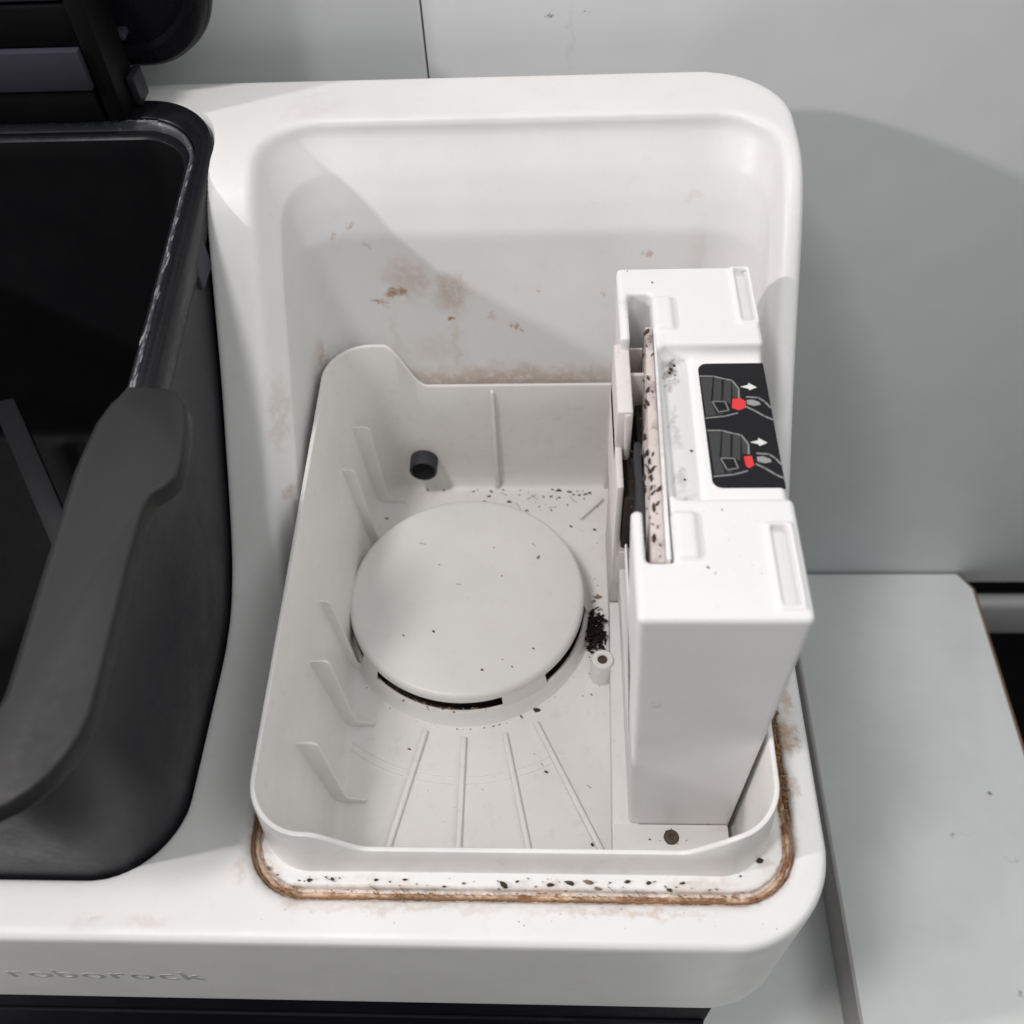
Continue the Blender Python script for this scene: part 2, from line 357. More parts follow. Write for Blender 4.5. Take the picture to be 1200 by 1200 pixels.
# lettering on the front face
cu = bpy.data.curves.new('lettering', 'FONT'); cu.body = 'roborock'; cu.size = .0155; cu.extrude = .00012; cu.space_character = 1.14
to = bpy.data.objects.new('tmp_text', cu); COL.objects.link(to)
bpy.context.view_layer.update()
me = bpy.data.meshes.new_from_object(to.evaluated_get(bpy.context.evaluated_depsgraph_get()))
bpy.data.objects.remove(to)
co = np.array([v.co[:] for v in me.vertices])
x0, x1 = co[:, 0].min(), co[:, 0].max(); s_ = .0695/(x1-x0)
for v in me.vertices:
    X_, Y_, Z_ = v.co
    v.co = (-.1940+(X_-x0)*s_, .07848-Z_, -.0515+Y_*1.02)
link('lettering', me, m_letter, dock, False)

# rusty seal lying in the groove (front and sides only)
def groove_strip(name, off, half, z, mt, ylim, jag=0):
    x0, x1, y0, y1, r = -.1030+off, .0768-off, .0915+off, .34-off, .021-off
    P = [q for q in rr(x0, x1, y0, y1, r, 24, 170, 240)]
    P = [q for q in P[len(P)//2:]+P[:len(P)//2] if q[1] < ylim(q[0])]
    bm = bmesh.new(); prev = None
    for i, (x, y) in enumerate(P):
        a = P[max(0, i-1)]; b = P[min(len(P)-1, i+1)]
        t = Vector((b[0]-a[0], b[1]-a[1], 0)).normalized(); nn = Vector((-t.y, t.x, 0))
        h1 = half*(1+jag*random.uniform(-1, 1)); h2 = half*(1+jag*random.uniform(-1, 1)); hz = random.uniform(0, 1)*jag*.0006
        c_ = Vector((x, y, z))
        row = [bm.verts.new(c_+nn*h1+Vector((0, 0, -.0012))), bm.verts.new(c_+nn*h1*.6+Vector((0, 0, hz))), bm.verts.new(c_-nn*h2*.6+Vector((0, 0, hz))), bm.verts.new(c_-nn*h2+Vector((0, 0, -.0012)))]
        if prev:
            for k in range(3): bm.faces.new((prev[k], row[k], row[k+1], prev[k+1]))
        prev = row
    bmesh.ops.recalc_face_normals(bm, faces=bm.faces)
    return from_bm(name, bm, mt, dock, True)
yl = lambda x: .205 if x > 0 else .150
groove_strip('seal', .0027, .00085, -.0030, m_groove, yl, .35)
groove_strip('rust_line', .0015, .00020, -.0022, m_seal, yl, .9)

# dust bin: the tub inside the recess
def hi_(y): return .0245+.0115*min(1, max(0, (y-.103)/.206))
def sst(a, b, x):
    t = min(1, max(0, (x-a)/(b-a))); return t*t*(3-2*t)
def rim_h(x, y):
    hi = hi_(y)
    if y < .125: dip = sst(-.078, -.060, x)*(1-sst(.037, .055, x))*(1-sst(.112, .122, y))
    elif y > .29: dip = sst(-.0735, -.0575, x)*(1-sst(.042, .058, x))*sst(.292, .302, y)
    else: dip = 0
    return hi+(.0120-hi)*dip
def bin_rings():
    kw = dict(nc=18, nx=90, ny=60); out = []
    O = rr(-.0977, .068, .103, .309, .019, **kw); I_ = rr(-.0958, .0661, .1049, .3071, .0172, **kw)
    Md = rr(-.09675, .06705, .10395, .30805, .0181, **kw); H = [rim_h(x, y) for x, y in Md]
    out.append([(x, y, -.0045) for x, y in rr(-.0990, .0693, .1005, .3100, .0190, **kw)])
    for f in (.35, .7): out.append([((1-f)*a[0]+f*b[0], (1-f)*a[1]+f*b[1], -.0045*(1-f)+f*(h-.0008)) for a, b, h in zip(rr(-.0990, .0693, .1005, .3100, .0190, **kw), O, H)])
    out.append([(x, y, h-.0008) for (x, y), h in zip(O, H)])
    out.append([(x*.7+q[0]*.3, y*.7+q[1]*.3, h-.0002) for (x, y), q, h in zip(O, Md, H)])
    out.append([(x, y, h) for (x, y), h in zip(Md, H)])
    out.append([(x*.7+q[0]*.3, y*.7+q[1]*.3, h-.0002) for (x, y), q, h in zip(I_, Md, H)])
    out.append([(x, y, h-.0008) for (x, y), h in zip(I_, H)])
    B = rr(-.0890, .0658, .1085, .3080, .014, **kw)
    for f in (.25, .5, .75, .93): out.append([((1-f)*a[0]+f*b[0], (1-f)*a[1]+f*b[1], (1-f)*(h-.0008)+f*-.054) for a, b, h in zip(I_, B, H)])
    for t in (.33, .66, 1.0):
        a = t*math.pi/2; o = .0045*(1-math.cos(a))
        out.append([(x, y, -.0535-.0045*math.sin(a)) for x, y in rr(-.0890+o, .0658-o, .1085+o, .3080-o, .014-o*.8, **kw)])
    return out
bin_ = loft('dust_bin', bin_rings(), m_bin, dock, cap1=True, ang=45)
ZF = -.058
def ribfin(yc, xt, xb, th=.0011):
    pts = [(-.0962, -.003), (xt-.0015, -.003), (xt, -.0045), (xb, -.0525), (xb+.002, -.0545), (xb+.0075, -.0552), (xb+.0075, -.0583), (-.0935, -.0583)]
    prism('rib', pts, 'y', yc-th/2, yc+th/2, m_bin, bin_, .00035)
for a in ((.2975, -.0845, -.0825), (.2725, -.0878, -.0850), (.2055, -.0892, -.0862), (.1790, -.0858, -.0842), (.1462, -.0855, -.0838)): ribfin(*a)
def floor_rib(a, b, wdt=.0022, hgt=.0024):
    a, b = Vector(a), Vector(b); t = (b-a).normalized(); n_ = Vector((-t.y, t.x))*wdt/2
    pts = [tuple(a+n_), tuple(b+n_), tuple(b-n_), tuple(a-n_)]
    prism('floor_rib', pts, 'z', ZF-.0004, ZF+hgt, m_bin, bin_, .0006, 3)
for a, b in (((-.0550, .1765), (-.0692, .1125)), ((-.0391, .1735), (-.0386, .1125)), ((-.0225, .1755), (-.0085, .1125)), ((-.0098, .1805), (.0185, .122)), ((.0105, .2865), (.0215, .2985))): floor_rib(a, b)
prism('rear_rib', [(-.0309, -.0575), (-.0287, -.0575), (-.0281, .0095), (-.0296, .0095)], 'y', .3052, .3088, m_bin, bin_, .0005)
prism('rear_rib', [(.0222, -.0575), (.0246, -.0575), (.0250, .0060), (.0230, .0060)], 'y', .3050, .3088, m_bin, bin_, .0005)
for rad in (.0765, .0795):
    lathe('floor_ring', [(rad-.0005, ZF-.0002), (rad-.0003, ZF+.00035), (rad+.0003, ZF+.00035), (rad+.0005, ZF-.0002)], (-.040, .2335, 0), m_bin, bin_, 60, a0=R(232), a1=R(300))
# round filter cover standing on the bin floor
CC = (-.0400, .2340, 0)
lathe('cover_plinth', [(.0512, -.0575), (.0512, -.0509), (.0515, -.0505), (.0523, -.0505), (.0527, -.0509), (.0536, -.0560), (.0552, -.0579)], CC, m_disc, bin_, 96)
lathe('cover_shadow_gap', [(.0480, -.0440), (.0480, -.0555), (.0513, -.0560)], CC, m_dark, bin_, 96)  # shade inside the slot put in as a dark-coloured liner
lathe('filter_cover', [(0, -.0400), (.030, -.0400), (.0488, -.0401), (.0500, -.0404), (.0509, -.0412), (.0513, -.0425), (.0513, -.0446), (.0508, -.0450), (.0480, -.0450)], CC, m_disc, bin_, 128)
for t0, t1 in ((289, 312), (-5, 182), (214, 226)):
    lathe('cover_bridge', [(.0505, -.0440), (.05135, -.0446), (.0527, -.0509), (.0512, -.0512)], CC, m_disc, bin_, 48, a0=R(t0), a1=R(t1))
lathe('cover_dimple', [(0, -.0398), (.0008, -.0398), (.0011, -.0401)], (CC[0]+.0005, CC[1]-.003, 0), m_disc, bin_, 16)
# little locating tab in front of the cover
prism('locating_tab', [(-.0640, .1905), (-.0560, .1835), (-.0530, .1868), (-.0612, .1940)], 'z', ZF-.0003, ZF+.0016, m_bin, bin_, .0004)
# screw posts
lathe('screw_post', [(.0020, -.0446), (.0024, -.0440), (.0042, -.0440), (.0047, -.0446), (.0051, -.0580)], (.0183, .2030, 0), m_bin, bin_, 40)
lathe('screw_hole', [(.0, -.0458), (.0023, -.0458), (.0023, -.0444)], (.0183, .2030, 0), m_hole, bin_, 24)
prism('floor_ledge', [(.0196, .1200), (.0300, .1200), (.0300, .2320), (.0222, .2320)], 'z', ZF-.0005, -.0455, m_bin, bin_, .0006)
prism('floor_ledge', [(.0205, .1090), (.0560, .1090), (.0628, .1180), (.0628, .1338), (.0205, .1338)], 'z', ZF-.0005, -.0450, m_bin, bin_, .0008)
lathe('ledge_screw', [(0, -.0450), (.0007, -.0449), (.0011, -.0443), (.0021, -.0442), (.0027, -.0446), (.0031, -.0455)], (.0415, .1288, 0), m_hole, bin_, 30)
# black rubber plug on the rear wall
plug = lathe('rubber_plug', [(.0, .3005), (.0050, .3005), (.0062, .2998), (.0066, .3003), (.0066, .3085)], (-.0640, 0, -.0375), m_rubber, bin_, 40, axis='y')
lathe('plug_bore', [(.0, .2999), (.0046, .2996), (.0051, .2999)], (-.0640, 0, -.0378), m_inner, bin_, 32, axis='y')

# ------------------------------------------------------------------ bag holder (the tall cartridge)
hold = empty('bag_holder', (.043, .205, -.05), 'tall white dust bag holder with a slotted top and black picture sticker', 'bag holder')
def hold_sdf(X, Y, Z):
    dr = .0065*(.1-Z)/.158*np.clip((.045-X)/.02, 0, 1)      # draft of the left face
    dr = dr-.0030*np.clip((.1-Z)/.15, 0, 1)*np.clip((X-.045)/.02, 0, 1)      # and of the right face
    d = rb3(X-dr, Y, Z, .0203, .0664, .134, .2765, -.0580, .1, .0020)
    slot = rb3(X, Y, Z, .0236, .0315, .1523, .2625, -.02, .2, .0016)
    d = smax(d, -slot, .0012)
    gap = rb3(X, Y, Z, .010, .0262, .1700, .2125, .048, .2, .0012)
    d = smax(d, -gap, .0010)
    low = rb3(X, Y, Z, .010, .0262, .2125, .2405, .0935, .2, .0012)
    d = smax(d, -low, .0010)
    # saddle with the sticker, its left ramp
    sad = rb3(X, Y, Z, .0322, .10, .1745, .2375, .0945, .2, .004)
    d = smax(d, -sad, .0022)
    u = (X-.0345)/.008
    ramp = np.maximum(rb2(X, Y, .0335, .0425, .1765, .2355, .0015), (.0905+.0042*np.clip(u, 0, 1))-Z)
    d = smax(d, -ramp, .0012)
    # finger grooves on the right
    for y0, y1, xa, xb in ((.1385, .1645, .0582, .0632), (.2480, .2745, .0604, .0648)):
        rimb = rb3(X, Y, Z, xa-.0014, xb+.0012, y0-.0014, y1+.0008, .09, .1009, .0008)
        d = smin(d, rimb, .0008)
        d = smax(d, -rb3(X, Y, Z, xa, xb, y0, y1, .0968, .2, .0012), .0006)
    # raised tabs beside the slot
    for y0, y1 in ((.2440, .2600), (.1530, .1690)):
        d = smin(d, rb3(X, Y, Z, .0316, .0384, y0, y1, .09, .1016, .0016), .0012)
    return d
nets('holder_body', hold_sdf, (.0185, .1325, -.0590), (.0682, .2780, .1030), .00055, m_hold, hold)
card = prism('bag_collar', [(.0252, .1533), (.0292, .1533), (.0312, .2475), (.0290, .2475)], 'z', -.015, .0985, m_card, hold, .0003)
prism('collar_edge', [(.0293, .1533), (.0306, .1533), (.0321, .2475), (.0314, .2475)], 'z', -.015, .1000, m_hold, hold, .0003)
box('rubber_lip', (.0243, .0262, .1722, .2100, .052, .0840), m_rubber, hold, .0006)
box('bag_mouth', (.0262, .0284, .1700, .2420, .040, .0760), m_rubberd, hold, .0006)
box('bag_mouth', (.0212, .0262, .1960, .2325, .045, .0720), m_dark, hold, .0006)
box('cross_bar', (.0240, .0285, .2335, .2350, .05, .0900), m_guide, hold, .0003)
box('cross_bar', (.0240, .0288, .2480, .2490, .03, .0880), m_guide, hold, .0003)
box('guide_wall', (.0186, .0208, .1960, .2440, .040, .0780), m_guide, hold, .0006)
box('guide_cap', (.0186, .0236, .2128, .2440, .0700, .0945), m_guide, hold, .0007)
prism('guide_foot', [(.0222, .2325), (.0296, .2325), (.0296, .2755), (.0222, .2755)], 'z', -.0575, .0020, m_guide, hold, .0010)
box('guide_slot', (.0238, .0278, .2317, .2327, -.0300, -.0080), m_bin, hold, .0004)
# sticker with its printed pictures
ZS = .0946
def outline_mesh(name, polys, z0, z1, mt, parent):
    bm = bmesh.new()
    for pts in polys:
        A = [bm.verts.new((x/1000, y/1000, z0)) for x, y in pts]; B = [bm.verts.new((x/1000, y/1000, z1)) for x, y in pts]
        n = len(pts); bm.faces.new(B); bm.faces.new(A[::-1])
        for i in range(n): bm.faces.new((A[i], A[(i+1) % n], B[(i+1) % n], B[i]))
    bmesh.ops.recalc_face_normals(bm, faces=bm.faces)
    return from_bm(name, bm, mt, parent, False)
def stroke(pts, wd):
    out = []
    for a, b in zip(pts, pts[1:]):
        a, b = Vector(a), Vector(b); t = (b-a).normalized(); n_ = Vector((-t.y, t.x))*wd/2; a = a-t*wd*.25; b = b+t*wd*.25
        out.append([tuple(a+n_), tuple(b+n_), tuple(b-n_), tuple(a-n_)])
    return out
arc = lambda cx, cy, r, t0, t1, n=6: [(cx+r*math.cos(R(t0+(t1-t0)*i/n)), cy+r*math.sin(R(t0+(t1-t0)*i/n))) for i in range(n+1)]
sp = arc(48.2, 231.0, 3, 90, 180)+arc(48.2, 185.2, 3, 180, 270)+[(66.2, 182.2), (66.2, 234.0)]
stick = outline_mesh('instruction_sticker', [sp], ZS-.0008, ZS, m_stick, hold)
pics = dict(
 grey=[[(45.64, 227.53), (49.51, 227.64), (47.87, 217.05), (49.08, 211.29), (45.89, 210.78)], [(49.96, 227.35), (52.31, 227.31), (51.08, 217.39), (48.6, 217.15)],
       [(48.12, 216.38), (49.23, 212.75), (51.5, 211.96), (49.86, 211.28)], [(53.06, 226.79), (55.2, 226.07), (53.93, 215.87), (51.8, 217.44)],
       [(55.51, 225.95), (57.15, 221.95), (56.79, 218.71), (54.88, 218.73)]],
 top=[(45.5, 228.22), (49.76, 228.16), (53.27, 226.84), (55.42, 226.24), (57.14, 222.51), (56.77, 218.6)], bot=[(45.6, 209.98), (51.57, 210.72), (55.63, 212.02)],
 boxl=[(48.27, 217.04), (52.23, 216.99), (53.08, 213.14), (49.79, 212.53), (48.27, 217.04)],
 red=[(54.73, 218.07), (57.15, 218.42), (58.76, 216.91), (58.24, 214.17), (56.15, 213.1), (54.11, 214.22)],
 red2=[(55.2, 217.6), (57.6, 217.9), (57.9, 214.2), (56.2, 213.0), (55.4, 214.0)],
 thumb=[(59.02, 217.46), (60.83, 217.71), (62.87, 216.58), (63.2, 215.48), (61.09, 214.95), (59.01, 215.69)],
 h1=[(59.18, 218.84), (62.72, 218.52), (64.48, 216.83), (66.0, 214.2)], h2=[(58.5, 214.71), (60.85, 213.05), (63.67, 210.58), (66.0, 209.1)],
 arrow=[(57.72, 223.35), (60.2, 224.06), (60.4, 225.02), (62.88, 223.0), (60.33, 221.79), (60.21, 222.47)])
for k in range(2):
    sh = lambda P_: [(x+.25*k, y-23.4*k) for x, y in P_]
    o = ZS+.00003
    outline_mesh('bag_picture', [sh(q) for q in pics['grey']], ZS-.0001, o, m_pgrey, stick)
    outline_mesh('bag_outline', [q for P_, wd in ((pics['top'], .55), (pics['bot'], .5), (pics['boxl'], .35)) for q in stroke(sh(P_), wd)], ZS-.0001, o+.00003, m_pline, stick)
    outline_mesh('red_tab_picture', [sh(pics['red2' if k else 'red'])], ZS-.0001, o+.00005, m_pred, stick)
    outline_mesh('thumb_picture', [sh(pics['thumb'])], ZS-.0001, o+.00004, m_phand, stick)
    outline_mesh('hand_outline', [q for P_ in (pics['h1'], pics['h2']) for q in stroke(sh(P_), .6)], ZS-.0001, o+.00003, m_pline, stick)
    outline_mesh('arrow_picture', [sh(pics['arrow'])], ZS-.0001, o+.00003, m_pwhite, stick)

# ------------------------------------------------------------------ black waste water tank
tank = empty('water_tank', (-.23, .22, -.05), 'black waste water tank with lid open and grey carrying handle', 'water tank')
def zr(y): return .1255-.140*(.345-y)
kw = dict(nc=16, nx=24, ny=24)
def tring(x0, x1, y0, y1, r, zf): return [(x, y, zf(x, y)) for x, y in rr(x0, x1, y0, y1, r, **kw)]
T0 = (-.3335, -.1262, .0980, .3460); T1 = (-.3333, -.1264, .0990, .3462)
def tlerp(f): return tuple(a+(b-a)*f for a, b in zip(T0, T1))
rings = [tring(*tlerp(0), .028, lambda x, y: -.050), tring(*tlerp(0), .028, lambda x, y: -.002)]
for f in (.3, .6, .9, 1): rings.append(tring(*tlerp(f), .028, lambda x, y, f=f: -.002+f*(zr(y)-.0085)))
loft('tank_body', rings, m_tank, tank, cap0=True, ang=50)
O = T1
def off(d, e=0): return (O[0]+d, O[1]-d, O[2]+d, O[3]-d-e, .028-d)
rim = [tring(*off(-.0008), lambda x, y: zr(y)-.0135), tring(*off(-.0016), lambda x, y: zr(y)-.0120), tring(*off(-.0018), lambda x, y: zr(y)-.002), tring(*off(-.0010), lambda x, y: zr(y)-.0004), tring(*off(.0005), lambda x, y: zr(y)),
       tring(*off(.0035, .0050), lambda x, y: zr(y)), tring(*off(.0040, .0050), lambda x, y: zr(y)-.0004), tring(*off(.0044, .0050), lambda x, y: zr(y)-.0030)]
loft('tank_rim', rim, m_gloss, tank, ang=50)
loft('tank_seal', [tring(*off(.0044, .005), lambda x, y: zr(y)-.0032), tring(*off(.0047, .005), lambda x, y: zr(y)-.0008), tring(*off(.0053, .005), lambda x, y: zr(y)-.0003), tring(*off(.0060, .005), lambda x, y: zr(y)-.0006), tring(*off(.0065, .005), lambda x, y: zr(y)-.0035)], m_scum, tank, ang=60)
loft('inner_lip', [tring(*off(.0065, .005), lambda x, y: zr(y)-.0035), tring(*off(.0085, .0055), lambda x, y: zr(y)-.0038), tring(*off(.0090, .006), lambda x, y: zr(y)-.0046)], m_gloss, tank, ang=60)
loft('inner_wall', [tring(*off(.0090, .006), lambda x, y: zr(y)-.0046), tring(*off(.0100, .007), lambda x, y: zr(y)-.012), tring(-.3220, -.1375, .1110, .3330, .022, lambda x, y: -.041), tring(-.3170, -.1425, .1160, .3280, .018, lambda x, y: -.046)], m_inner, tank, cap1=True, ang=50)
# side latch and a diagonal grey bar inside
box('side_latch', (-.1285, -.1246, .2720, .2860, .096, .108), m_hinge, tank, .001)
prism('inner_bar', [(-.262, .312), (-.252, .315), (-.196, .231), (-.206, .228)], 'z', -.006, 0, m_tank, tank, .001)
# carrying handle: flat bail over the tank rim
def handle():
    out = [(-.1285, .2065), (-.1170, .2065), (-.1125, .2045), (-.1095, .2000), (-.1080, .1920), (-.1072, .1820), (-.1078, .1760), (-.1105, .1725), (-.1140, .1700), (-.1153, .1650), (-.1160, .1500), (-.1163, .1200)]
    for i in range(1, 10): t = R(90*i/9); out.append((-.1463+.030*math.cos(t), .1130-.032*math.sin(t)))
    inn = []
    for i in range(0, 9): t = R(90-90*i/8); inn.append((-.160+.018*math.cos(t), .1150-.014*math.sin(t)))
    inn += [(-.1415, .1350), (-.1400, .1800), (-.1375, .1960), (-.1345, .2035), (-.1315, .2062)]
    cx = -.23; mir = lambda P_: [(2*cx-x, y) for x, y in P_]
    return out, inn, mir
out, inn, mir = handle()
def hz(y): return .1140-.150*(.2065-max(y, .081))+.0
bm = bmesh.new()
A = out+mir(out)[::-1]; B = mir(inn)[::-1][::-1]
poly = out+mir(out)[::-1]+mir(inn)[::-1]+inn
n_in = len(inn)
polyR = out + [(-.23, out[-1][1]), (-.23, inn[0][1])] + inn          # right half
polyL = [(2*-.23-x, y) for x, y in polyR][::-1]
for P_ in (polyR, polyL):
    top_ = [bm.verts.new((x, y, hz(y))) for x, y in P_]; bot_ = [bm.verts.new((x, y, hz(y)-.0070)) for x, y in P_]
    n = len(P_); bm.faces.new(top_[::-1]); bm.faces.new(bot_)
    for i in range(n):
        if abs(P_[i][0]+.23) < 1e-6 and abs(P_[(i+1) % n][0]+.23) < 1e-6: continue
        bm.faces.new((top_[i], top_[(i+1) % n], bot_[(i+1) % n], bot_[i]))
bmesh.ops.remove_doubles(bm, verts=bm.verts, dist=1e-6)
bmesh.ops.recalc_face_normals(bm, faces=bm.faces)
inn_set = {(round(x, 5), round(y, 5)) for P_ in (inn, mir(inn)) for x, y in P_}
isin = lambda v: (round(v.co.x, 5), round(v.co.y, 5)) in inn_set and abs(v.co.z-hz(v.co.y)) < 1e-4
es = [e for e in bm.edges if len(e.link_faces) == 2 and e.calc_face_angle(0) > R(50) and all(isin(v) for v in e.verts)]
bmesh.ops.bevel(bm, geom=es, offset=.0036, segments=1, affect='EDGES', profile=.5)
es = [e for e in bm.edges if len(e.link_faces) == 2 and e.calc_face_angle(0) > R(35) and min(f.calc_area() for f in e.link_faces) > 1e-7]
bmesh.ops.bevel(bm, geom=es, offset=.0011, segments=3, affect='EDGES', profile=.5)
autosmooth(from_bm('handle', bm, m_handle, tank), 40)
# lid swung up behind the tank
lid = loft('lid', [[(x, yv, z) for x, z in rr(-.333+i, -.1225-i, .134+i, .36-i, .030, **kw)] for yv, i in ((.3700, .004), (.3685, .001), (.3600, 0), (.3555, .0006), (.3545, .0018), (.3545, .006), (.3575, .0072))], m_gloss, tank, cap0=True, cap1=True)
prism('lid_rib', [(-.1640, .148), (-.1625, .148), (-.1600, .20), (-.1612, .20)], 'y', .352, .3580, m_tank, lid, .0003)
box('lid_clip', (-.1640, -.1570, .3515, .3580, .1460, .1485), m_hinge, lid, .0006)
box('hinge_block', (-.300, -.1660, .3310, .3480, .1262, .1386), m_inner, tank, .0008)
box('hinge_bar', (-.300, -.1655, .3300, .3480, .1390, .1535), m_hinge, tank, .0006)
box('hinge_cover', (-.300, -.1645, .3325, .3500, .1538, .1680), m_inner, tank, .0010)
box('hinge_clasp', (-.300, -.1660, .3330, .3530, .1690, .1830), m_hinge, tank, .0010)
box('hinge_cheek', (-.1650, -.1580, .3320, .3520, .1262, .1760), m_inner, tank, .001)
box('hinge_foot', (-.1578, -.1545, .3420, .3520, .1262, .1370), m_tank, tank, .0008)

# ------------------------------------------------------------------ loose dirt
def flake(bm, x, y, z, l, wd, h, ang, tilt=0):
    ax = [(1, 0, 0), (.4, .8, 0), (-.5, .75, 0), (-1, .05, 0), (-.35, -.85, 0), (.55, -.7, 0)]
    ca, sa = math.cos(ang), math.sin(ang)
    def mk(u, v, q): return bm.verts.new((x+(u*l*ca-v*wd*sa)/2, y+(u*l*sa+v*wd*ca)/2, z+q))
    j = lambda: random.uniform(.7, 1.15)
    lo = [mk(a*j(), b*j(), -.0002) for a, b, _ in ax]; hi = mk(random.uniform(-.3, .3), random.uniform(-.3, .3), h)
    mid = [mk(a*.75*j(), b*.75*j(), h*.7) for a, b, _ in ax]
    for i in range(6):
        k = (i+1) % 6; bm.faces.new((lo[i], lo[k], mid[k], mid[i])); bm.faces.new((mid[i], mid[k], hi))
floor_c = [(-.0644, .3050), (-.0329, .3040), (-.0270, .3050), (-.0029, .3050), (.0076, .3017), (.0122, .3040), (-.0091, .2944), (.0190, .2942), (-.0830, .2875), (.0174, .2803), (.0061, .2824), (.0072, .2125), (-.0092, .1865), (-.0156, .1833), (.0138, .1937), (.0180, .2424), (.0005, .3044), (-.0396, .3050), (-.0184, .3045), (-.0564, .3048), (.0126, .1301), (-.0613, .1685), (-.0052, .1591)]
disc_c = [(-.0248, .2419), (-.0232, .2003), (-.0192, .1971), (-.0315, .1955), (-.0528, .2479), (-.0655, .2116), (-.0529, .2137), (-.0288, .2571), (-.0105, .2056)]
ledge_c = [(-.0945, .1015), (-.0912, .0995), (-.0495, .0985), (-.0306, .0976), (-.0802, .0980), (-.0731, .0985), (-.0135, .0984), (-.0029, .0975), (.0093, .0985), (.0119, .0966), (.0216, .0988), (.0334, .0974), (.0389, .0985), (.0282, .0985), (.0574, .1010), (.0640, .1060), (.0347, .0964), (.0033, .0981), (-.0178, .0973), (.016, .0984), (-.0589, .0983), (-.0368, .0965)]
top_c = [(.0401, .1505), (.0384, .1561), (.0418, .1486), (.0242, .2742), (.0323, .2680), (.0458, .1700)]
sad_c = [(.0374+random.gauss(0, .0012), random.choice((random.gauss(.230, .004), random.uniform(.177, .236))), .0925) for _ in range(9)]+[(.0402, .1968, .0945), (.0603, .2360, .0947)]
bm = bmesh.new(); bt = bmesh.new()
def crumb(x, y, z, big=1):
    b_ = bt if random.random() < .38 else bm
    l = random.uniform(.0009, .0024)*big
    flake(b_, x, y, z, l, l*random.uniform(.35, .7), random.uniform(.0003, .0008)*big, random.uniform(-.9, .5))
for x, y in floor_c: crumb(x, y, ZF, random.choice((1, 1.4, 1.9)))
for x, y in disc_c: crumb(x, y, -.0400, .8)
for x, y in ledge_c: crumb(x, y, -.0008, random.choice((.7, 1, 1.3, 1.9)))
for x, y in top_c: crumb(x, y, .1, .7)
for x, y, z in sad_c: crumb(x, y, z, random.choice((.3, .5, .9)))
for _ in range(40): crumb(random.triangular(-.062, .019, .012), random.triangular(.290, .3055, .304), ZF, random.choice((.3, .5, .7, 1.1, 1.5)))
for _ in range(26): crumb(random.uniform(.0095, .0185), random.uniform(.19, .29), ZF, random.uniform(.25, .7))
for _ in range(22): crumb(random.uniform(-.06, .02), random.uniform(.115, .175), ZF, random.uniform(.2, .45))
for _ in range(36): crumb(random.uniform(-.09, .062), random.uniform(.0955, .0995), -.0008, random.uniform(.25, .6))
for _ in range(22): crumb(random.uniform(-.10, .076), random.uniform(.084, .0905), .0, random.uniform(.2, .4))
def hair(x, y, z, l):
    a = random.gauss(-.5, .5); k = random.gauss(0, 60)
    P = [(x+l*t*math.cos(a+k*l*t), y+l*t*math.sin(a+k*l*t)) for t in (0, .25, .5, .75, 1)]
    for (x0, y0), (x1, y1) in zip(P, P[1:]):
        d = Vector((x1-x0, y1-y0)); n_ = Vector((-d.y, d.x)).normalized()*.00009
        v = [bm.verts.new((x0+n_.x, y0+n_.y, z)), bm.verts.new((x1+n_.x, y1+n_.y, z)), bm.verts.new((x1, y1, z+.00022)), bm.verts.new((x0, y0, z+.00022)), bm.verts.new((x1-n_.x, y1-n_.y, z)), bm.verts.new((x0-n_.x, y0-n_.y, z))]
        bm.faces.new(v[:4]); bm.faces.new((v[3], v[2], v[4], v[5]))
for _ in range(7): hair(random.uniform(-.06, .016), random.uniform(.292, .305), ZF, random.uniform(.002, .006))
for _ in range(5): hair(random.uniform(-.09, .06), random.uniform(.095, .0995), -.0008, random.uniform(.002, .005))
for _ in range(3): hair(random.uniform(-.07, -.01), random.uniform(.20, .265), -.04, random.uniform(.0015, .003))
for _ in range(3): hair(random.uniform(-.06, .018), random.uniform(.12, .17), ZF, random.uniform(.002, .005))
for _ in range(26): crumb(.0165+random.gauss(0, .002), random.uniform(.205, .25), ZF, random.uniform(.4, 1.1))
for _ in range(16): crumb(.0415+random.gauss(0, .0026), .1285+random.gauss(0, .0022), -.0449, random.uniform(.3, .9))
for _ in range(30):
    t = math.radians(random.uniform(205, 345)); crumb(CC[0]+.0565*math.cos(t), CC[1]+.0565*math.sin(t), ZF, random.uniform(.2, .6))
for _ in range(14): crumb(random.uniform(.0335, .064), random.uniform(.138, .17), .1, random.uniform(.15, .3))
cr = from_bm('dust_crumbs', bm, m_crumb, None, True)
tag(cr, 'dark brown dust crumbs scattered over the white bin', 'crumbs', kind='stuff')
ct = from_bm('dust_flakes', bt, m_tan, None, True)
tag(ct, 'tan dust flakes scattered over the white bin', 'flakes', kind='stuff')
bm = bmesh.new()
for _ in range(46):
    y = random.choice((random.uniform(.205, .315), random.gauss(.232, .016))); x = -.1316+random.gauss(0, .0004)
    flake(bm, x, y, zr(y)-.0005, random.uniform(.0020, .0075), random.uniform(.0003, .0010), random.uniform(.0001, .0003), 1.57+random.gauss(0, .06))
for _ in range(40):
    x = random.uniform(-.20, -.150); flake(bm, x, .3360+random.gauss(0, .0003), zr(.336)-.0005, random.uniform(.001, .005), .0005, .0002, random.gauss(0, .08))
ls = from_bm('limescale', bm, m_limescale, tank, True); tag(ls, kind='stuff'); ls.location = -tank.location
bm = bmesh.new()
for _ in range(150):
    y = random.uniform(.118, .200); x = .0744+abs(random.gauss(0, .0012))
    l = random.uniform(.0008, .0034); flake(bm, x, y, -.0010, l, l*random.uniform(.12, .4), random.uniform(.0003, .0009), random.gauss(-.6, .5))
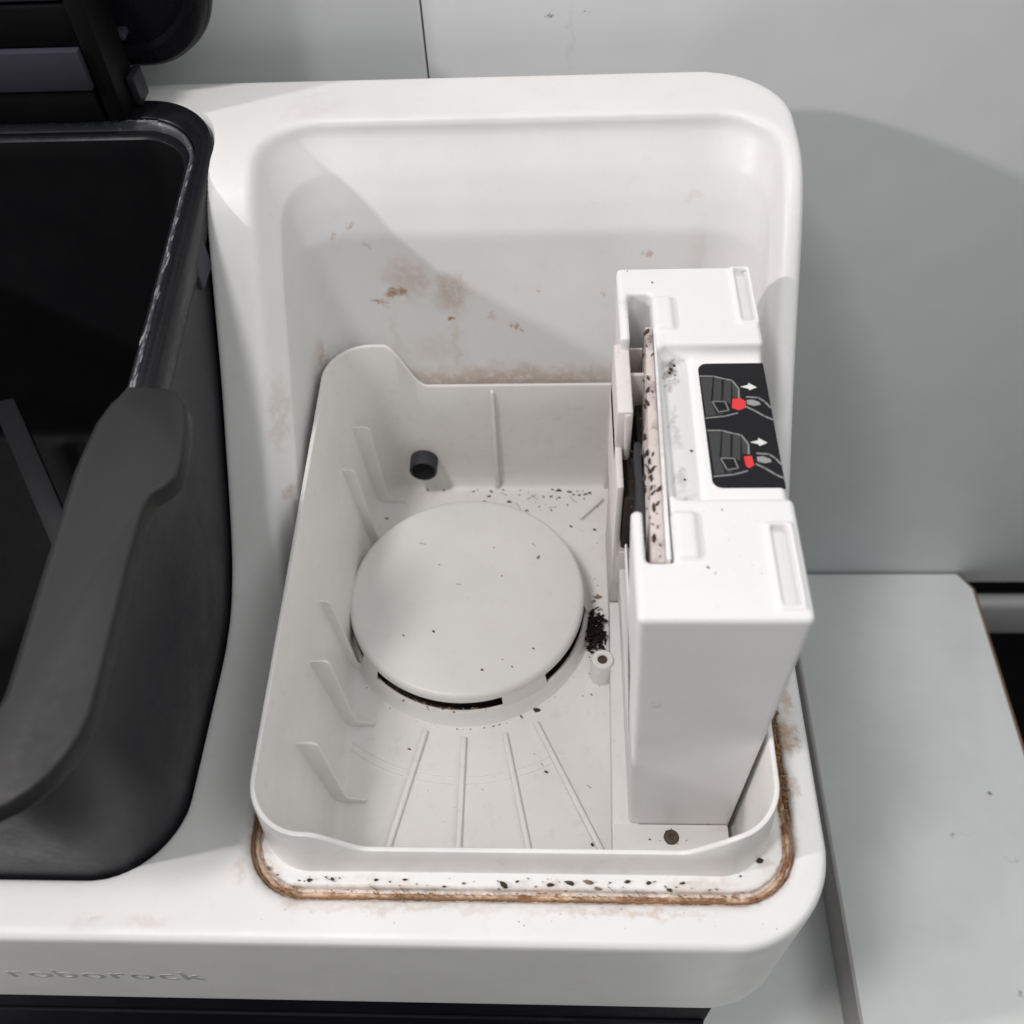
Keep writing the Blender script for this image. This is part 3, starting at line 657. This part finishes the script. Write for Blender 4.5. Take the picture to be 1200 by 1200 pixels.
for _ in range(110):
    x = random.uniform(-.09, .062); l = random.uniform(.0006, .0026); flake(bm, x, .0942+random.gauss(0, .0009), -.0010, l, l*random.uniform(.15, .4), random.uniform(.0002, .0005), random.gauss(-.3, .4))
fz = from_bm('rust_dirt', bm, m_seal, dock, True); tag(fz, kind='stuff'); fz.location = -dock.location
bm = bmesh.new()
for _ in range(48):
    t = random.random()**.6; y = .246-.092*t; x = .0292-.0030*t+random.gauss(0, .0011); l = random.uniform(.0008, .0048)
    flake(bm, x, y, .0985, l, l*random.uniform(.25, .5), random.uniform(.0002, .0006), 1.57+random.gauss(0, .4))
for _ in range(60):
    y = random.uniform(.165, .235); l = random.uniform(.0005, .002); flake(bm, random.uniform(.0215, .0285), y, random.uniform(.072, .078), l, l*.4, .0006, random.uniform(0, 3))
cd_ = from_bm('collar_dirt', bm, m_crumb, hold, True); tag(cd_, kind='stuff'); cd_.location = -hold.location
bm = bmesh.new()
for _ in range(110):
    t = R(random.triangular(227, 288, 262)); r = random.uniform(.0505, .0524); l = random.uniform(.0008, .0030)
    flake(bm, CC[0]+r*math.cos(t), CC[1]+r*math.sin(t), random.uniform(-.0535, -.0508), l, l*.5, random.uniform(.0004, .0012), t+1.57+random.gauss(0, .5))
for _ in range(40):
    t = R(random.uniform(313, 352)); r = random.uniform(.0508, .0522); l = random.uniform(.0006, .002)
    flake(bm, CC[0]+r*math.cos(t), CC[1]+r*math.sin(t), random.uniform(-.0525, -.0508), l, l*.5, .0006, t+1.57)
sd = from_bm('slot_dirt', bm, m_seal, dock, True); tag(sd, kind='stuff'); sd.location = -dock.location
# clump of lint beside the round cover
bm = bmesh.new()
for _ in range(240):
    x = random.gauss(.0163, .0021); y = random.gauss(.2240, .0050); z = ZF+abs(random.gauss(0, .0024)); l = random.uniform(.0010, .0050)
    flake(bm, max(.0130, min(x, .0205)), y, z, l, l*random.choice((.12, .2, .45)), random.uniform(.0004, .0010), random.uniform(0, 6.3))
cl = from_bm('dirt_clump', bm, m_lint, None, True)
tag(cl, 'clump of dark lint on the bin floor right of the round cover', 'dirt clump')
bm = bmesh.new(); flake(bm, .2527, .2291, -.25, .0040, .0020, .0010, -.6)
tag(from_bm('brown_crumb', bm, m_tan, None, True), 'single brown crumb lying on the grey table right of the dock', 'crumb')
bm = bmesh.new(); flake(bm, -.0088, .2519, -.04, .0026, .0017, .0005, 1.1)
tag(from_bm('beige_flake', bm, m_tan, None, True), 'beige flake lying on the right of the round cover', 'flake')
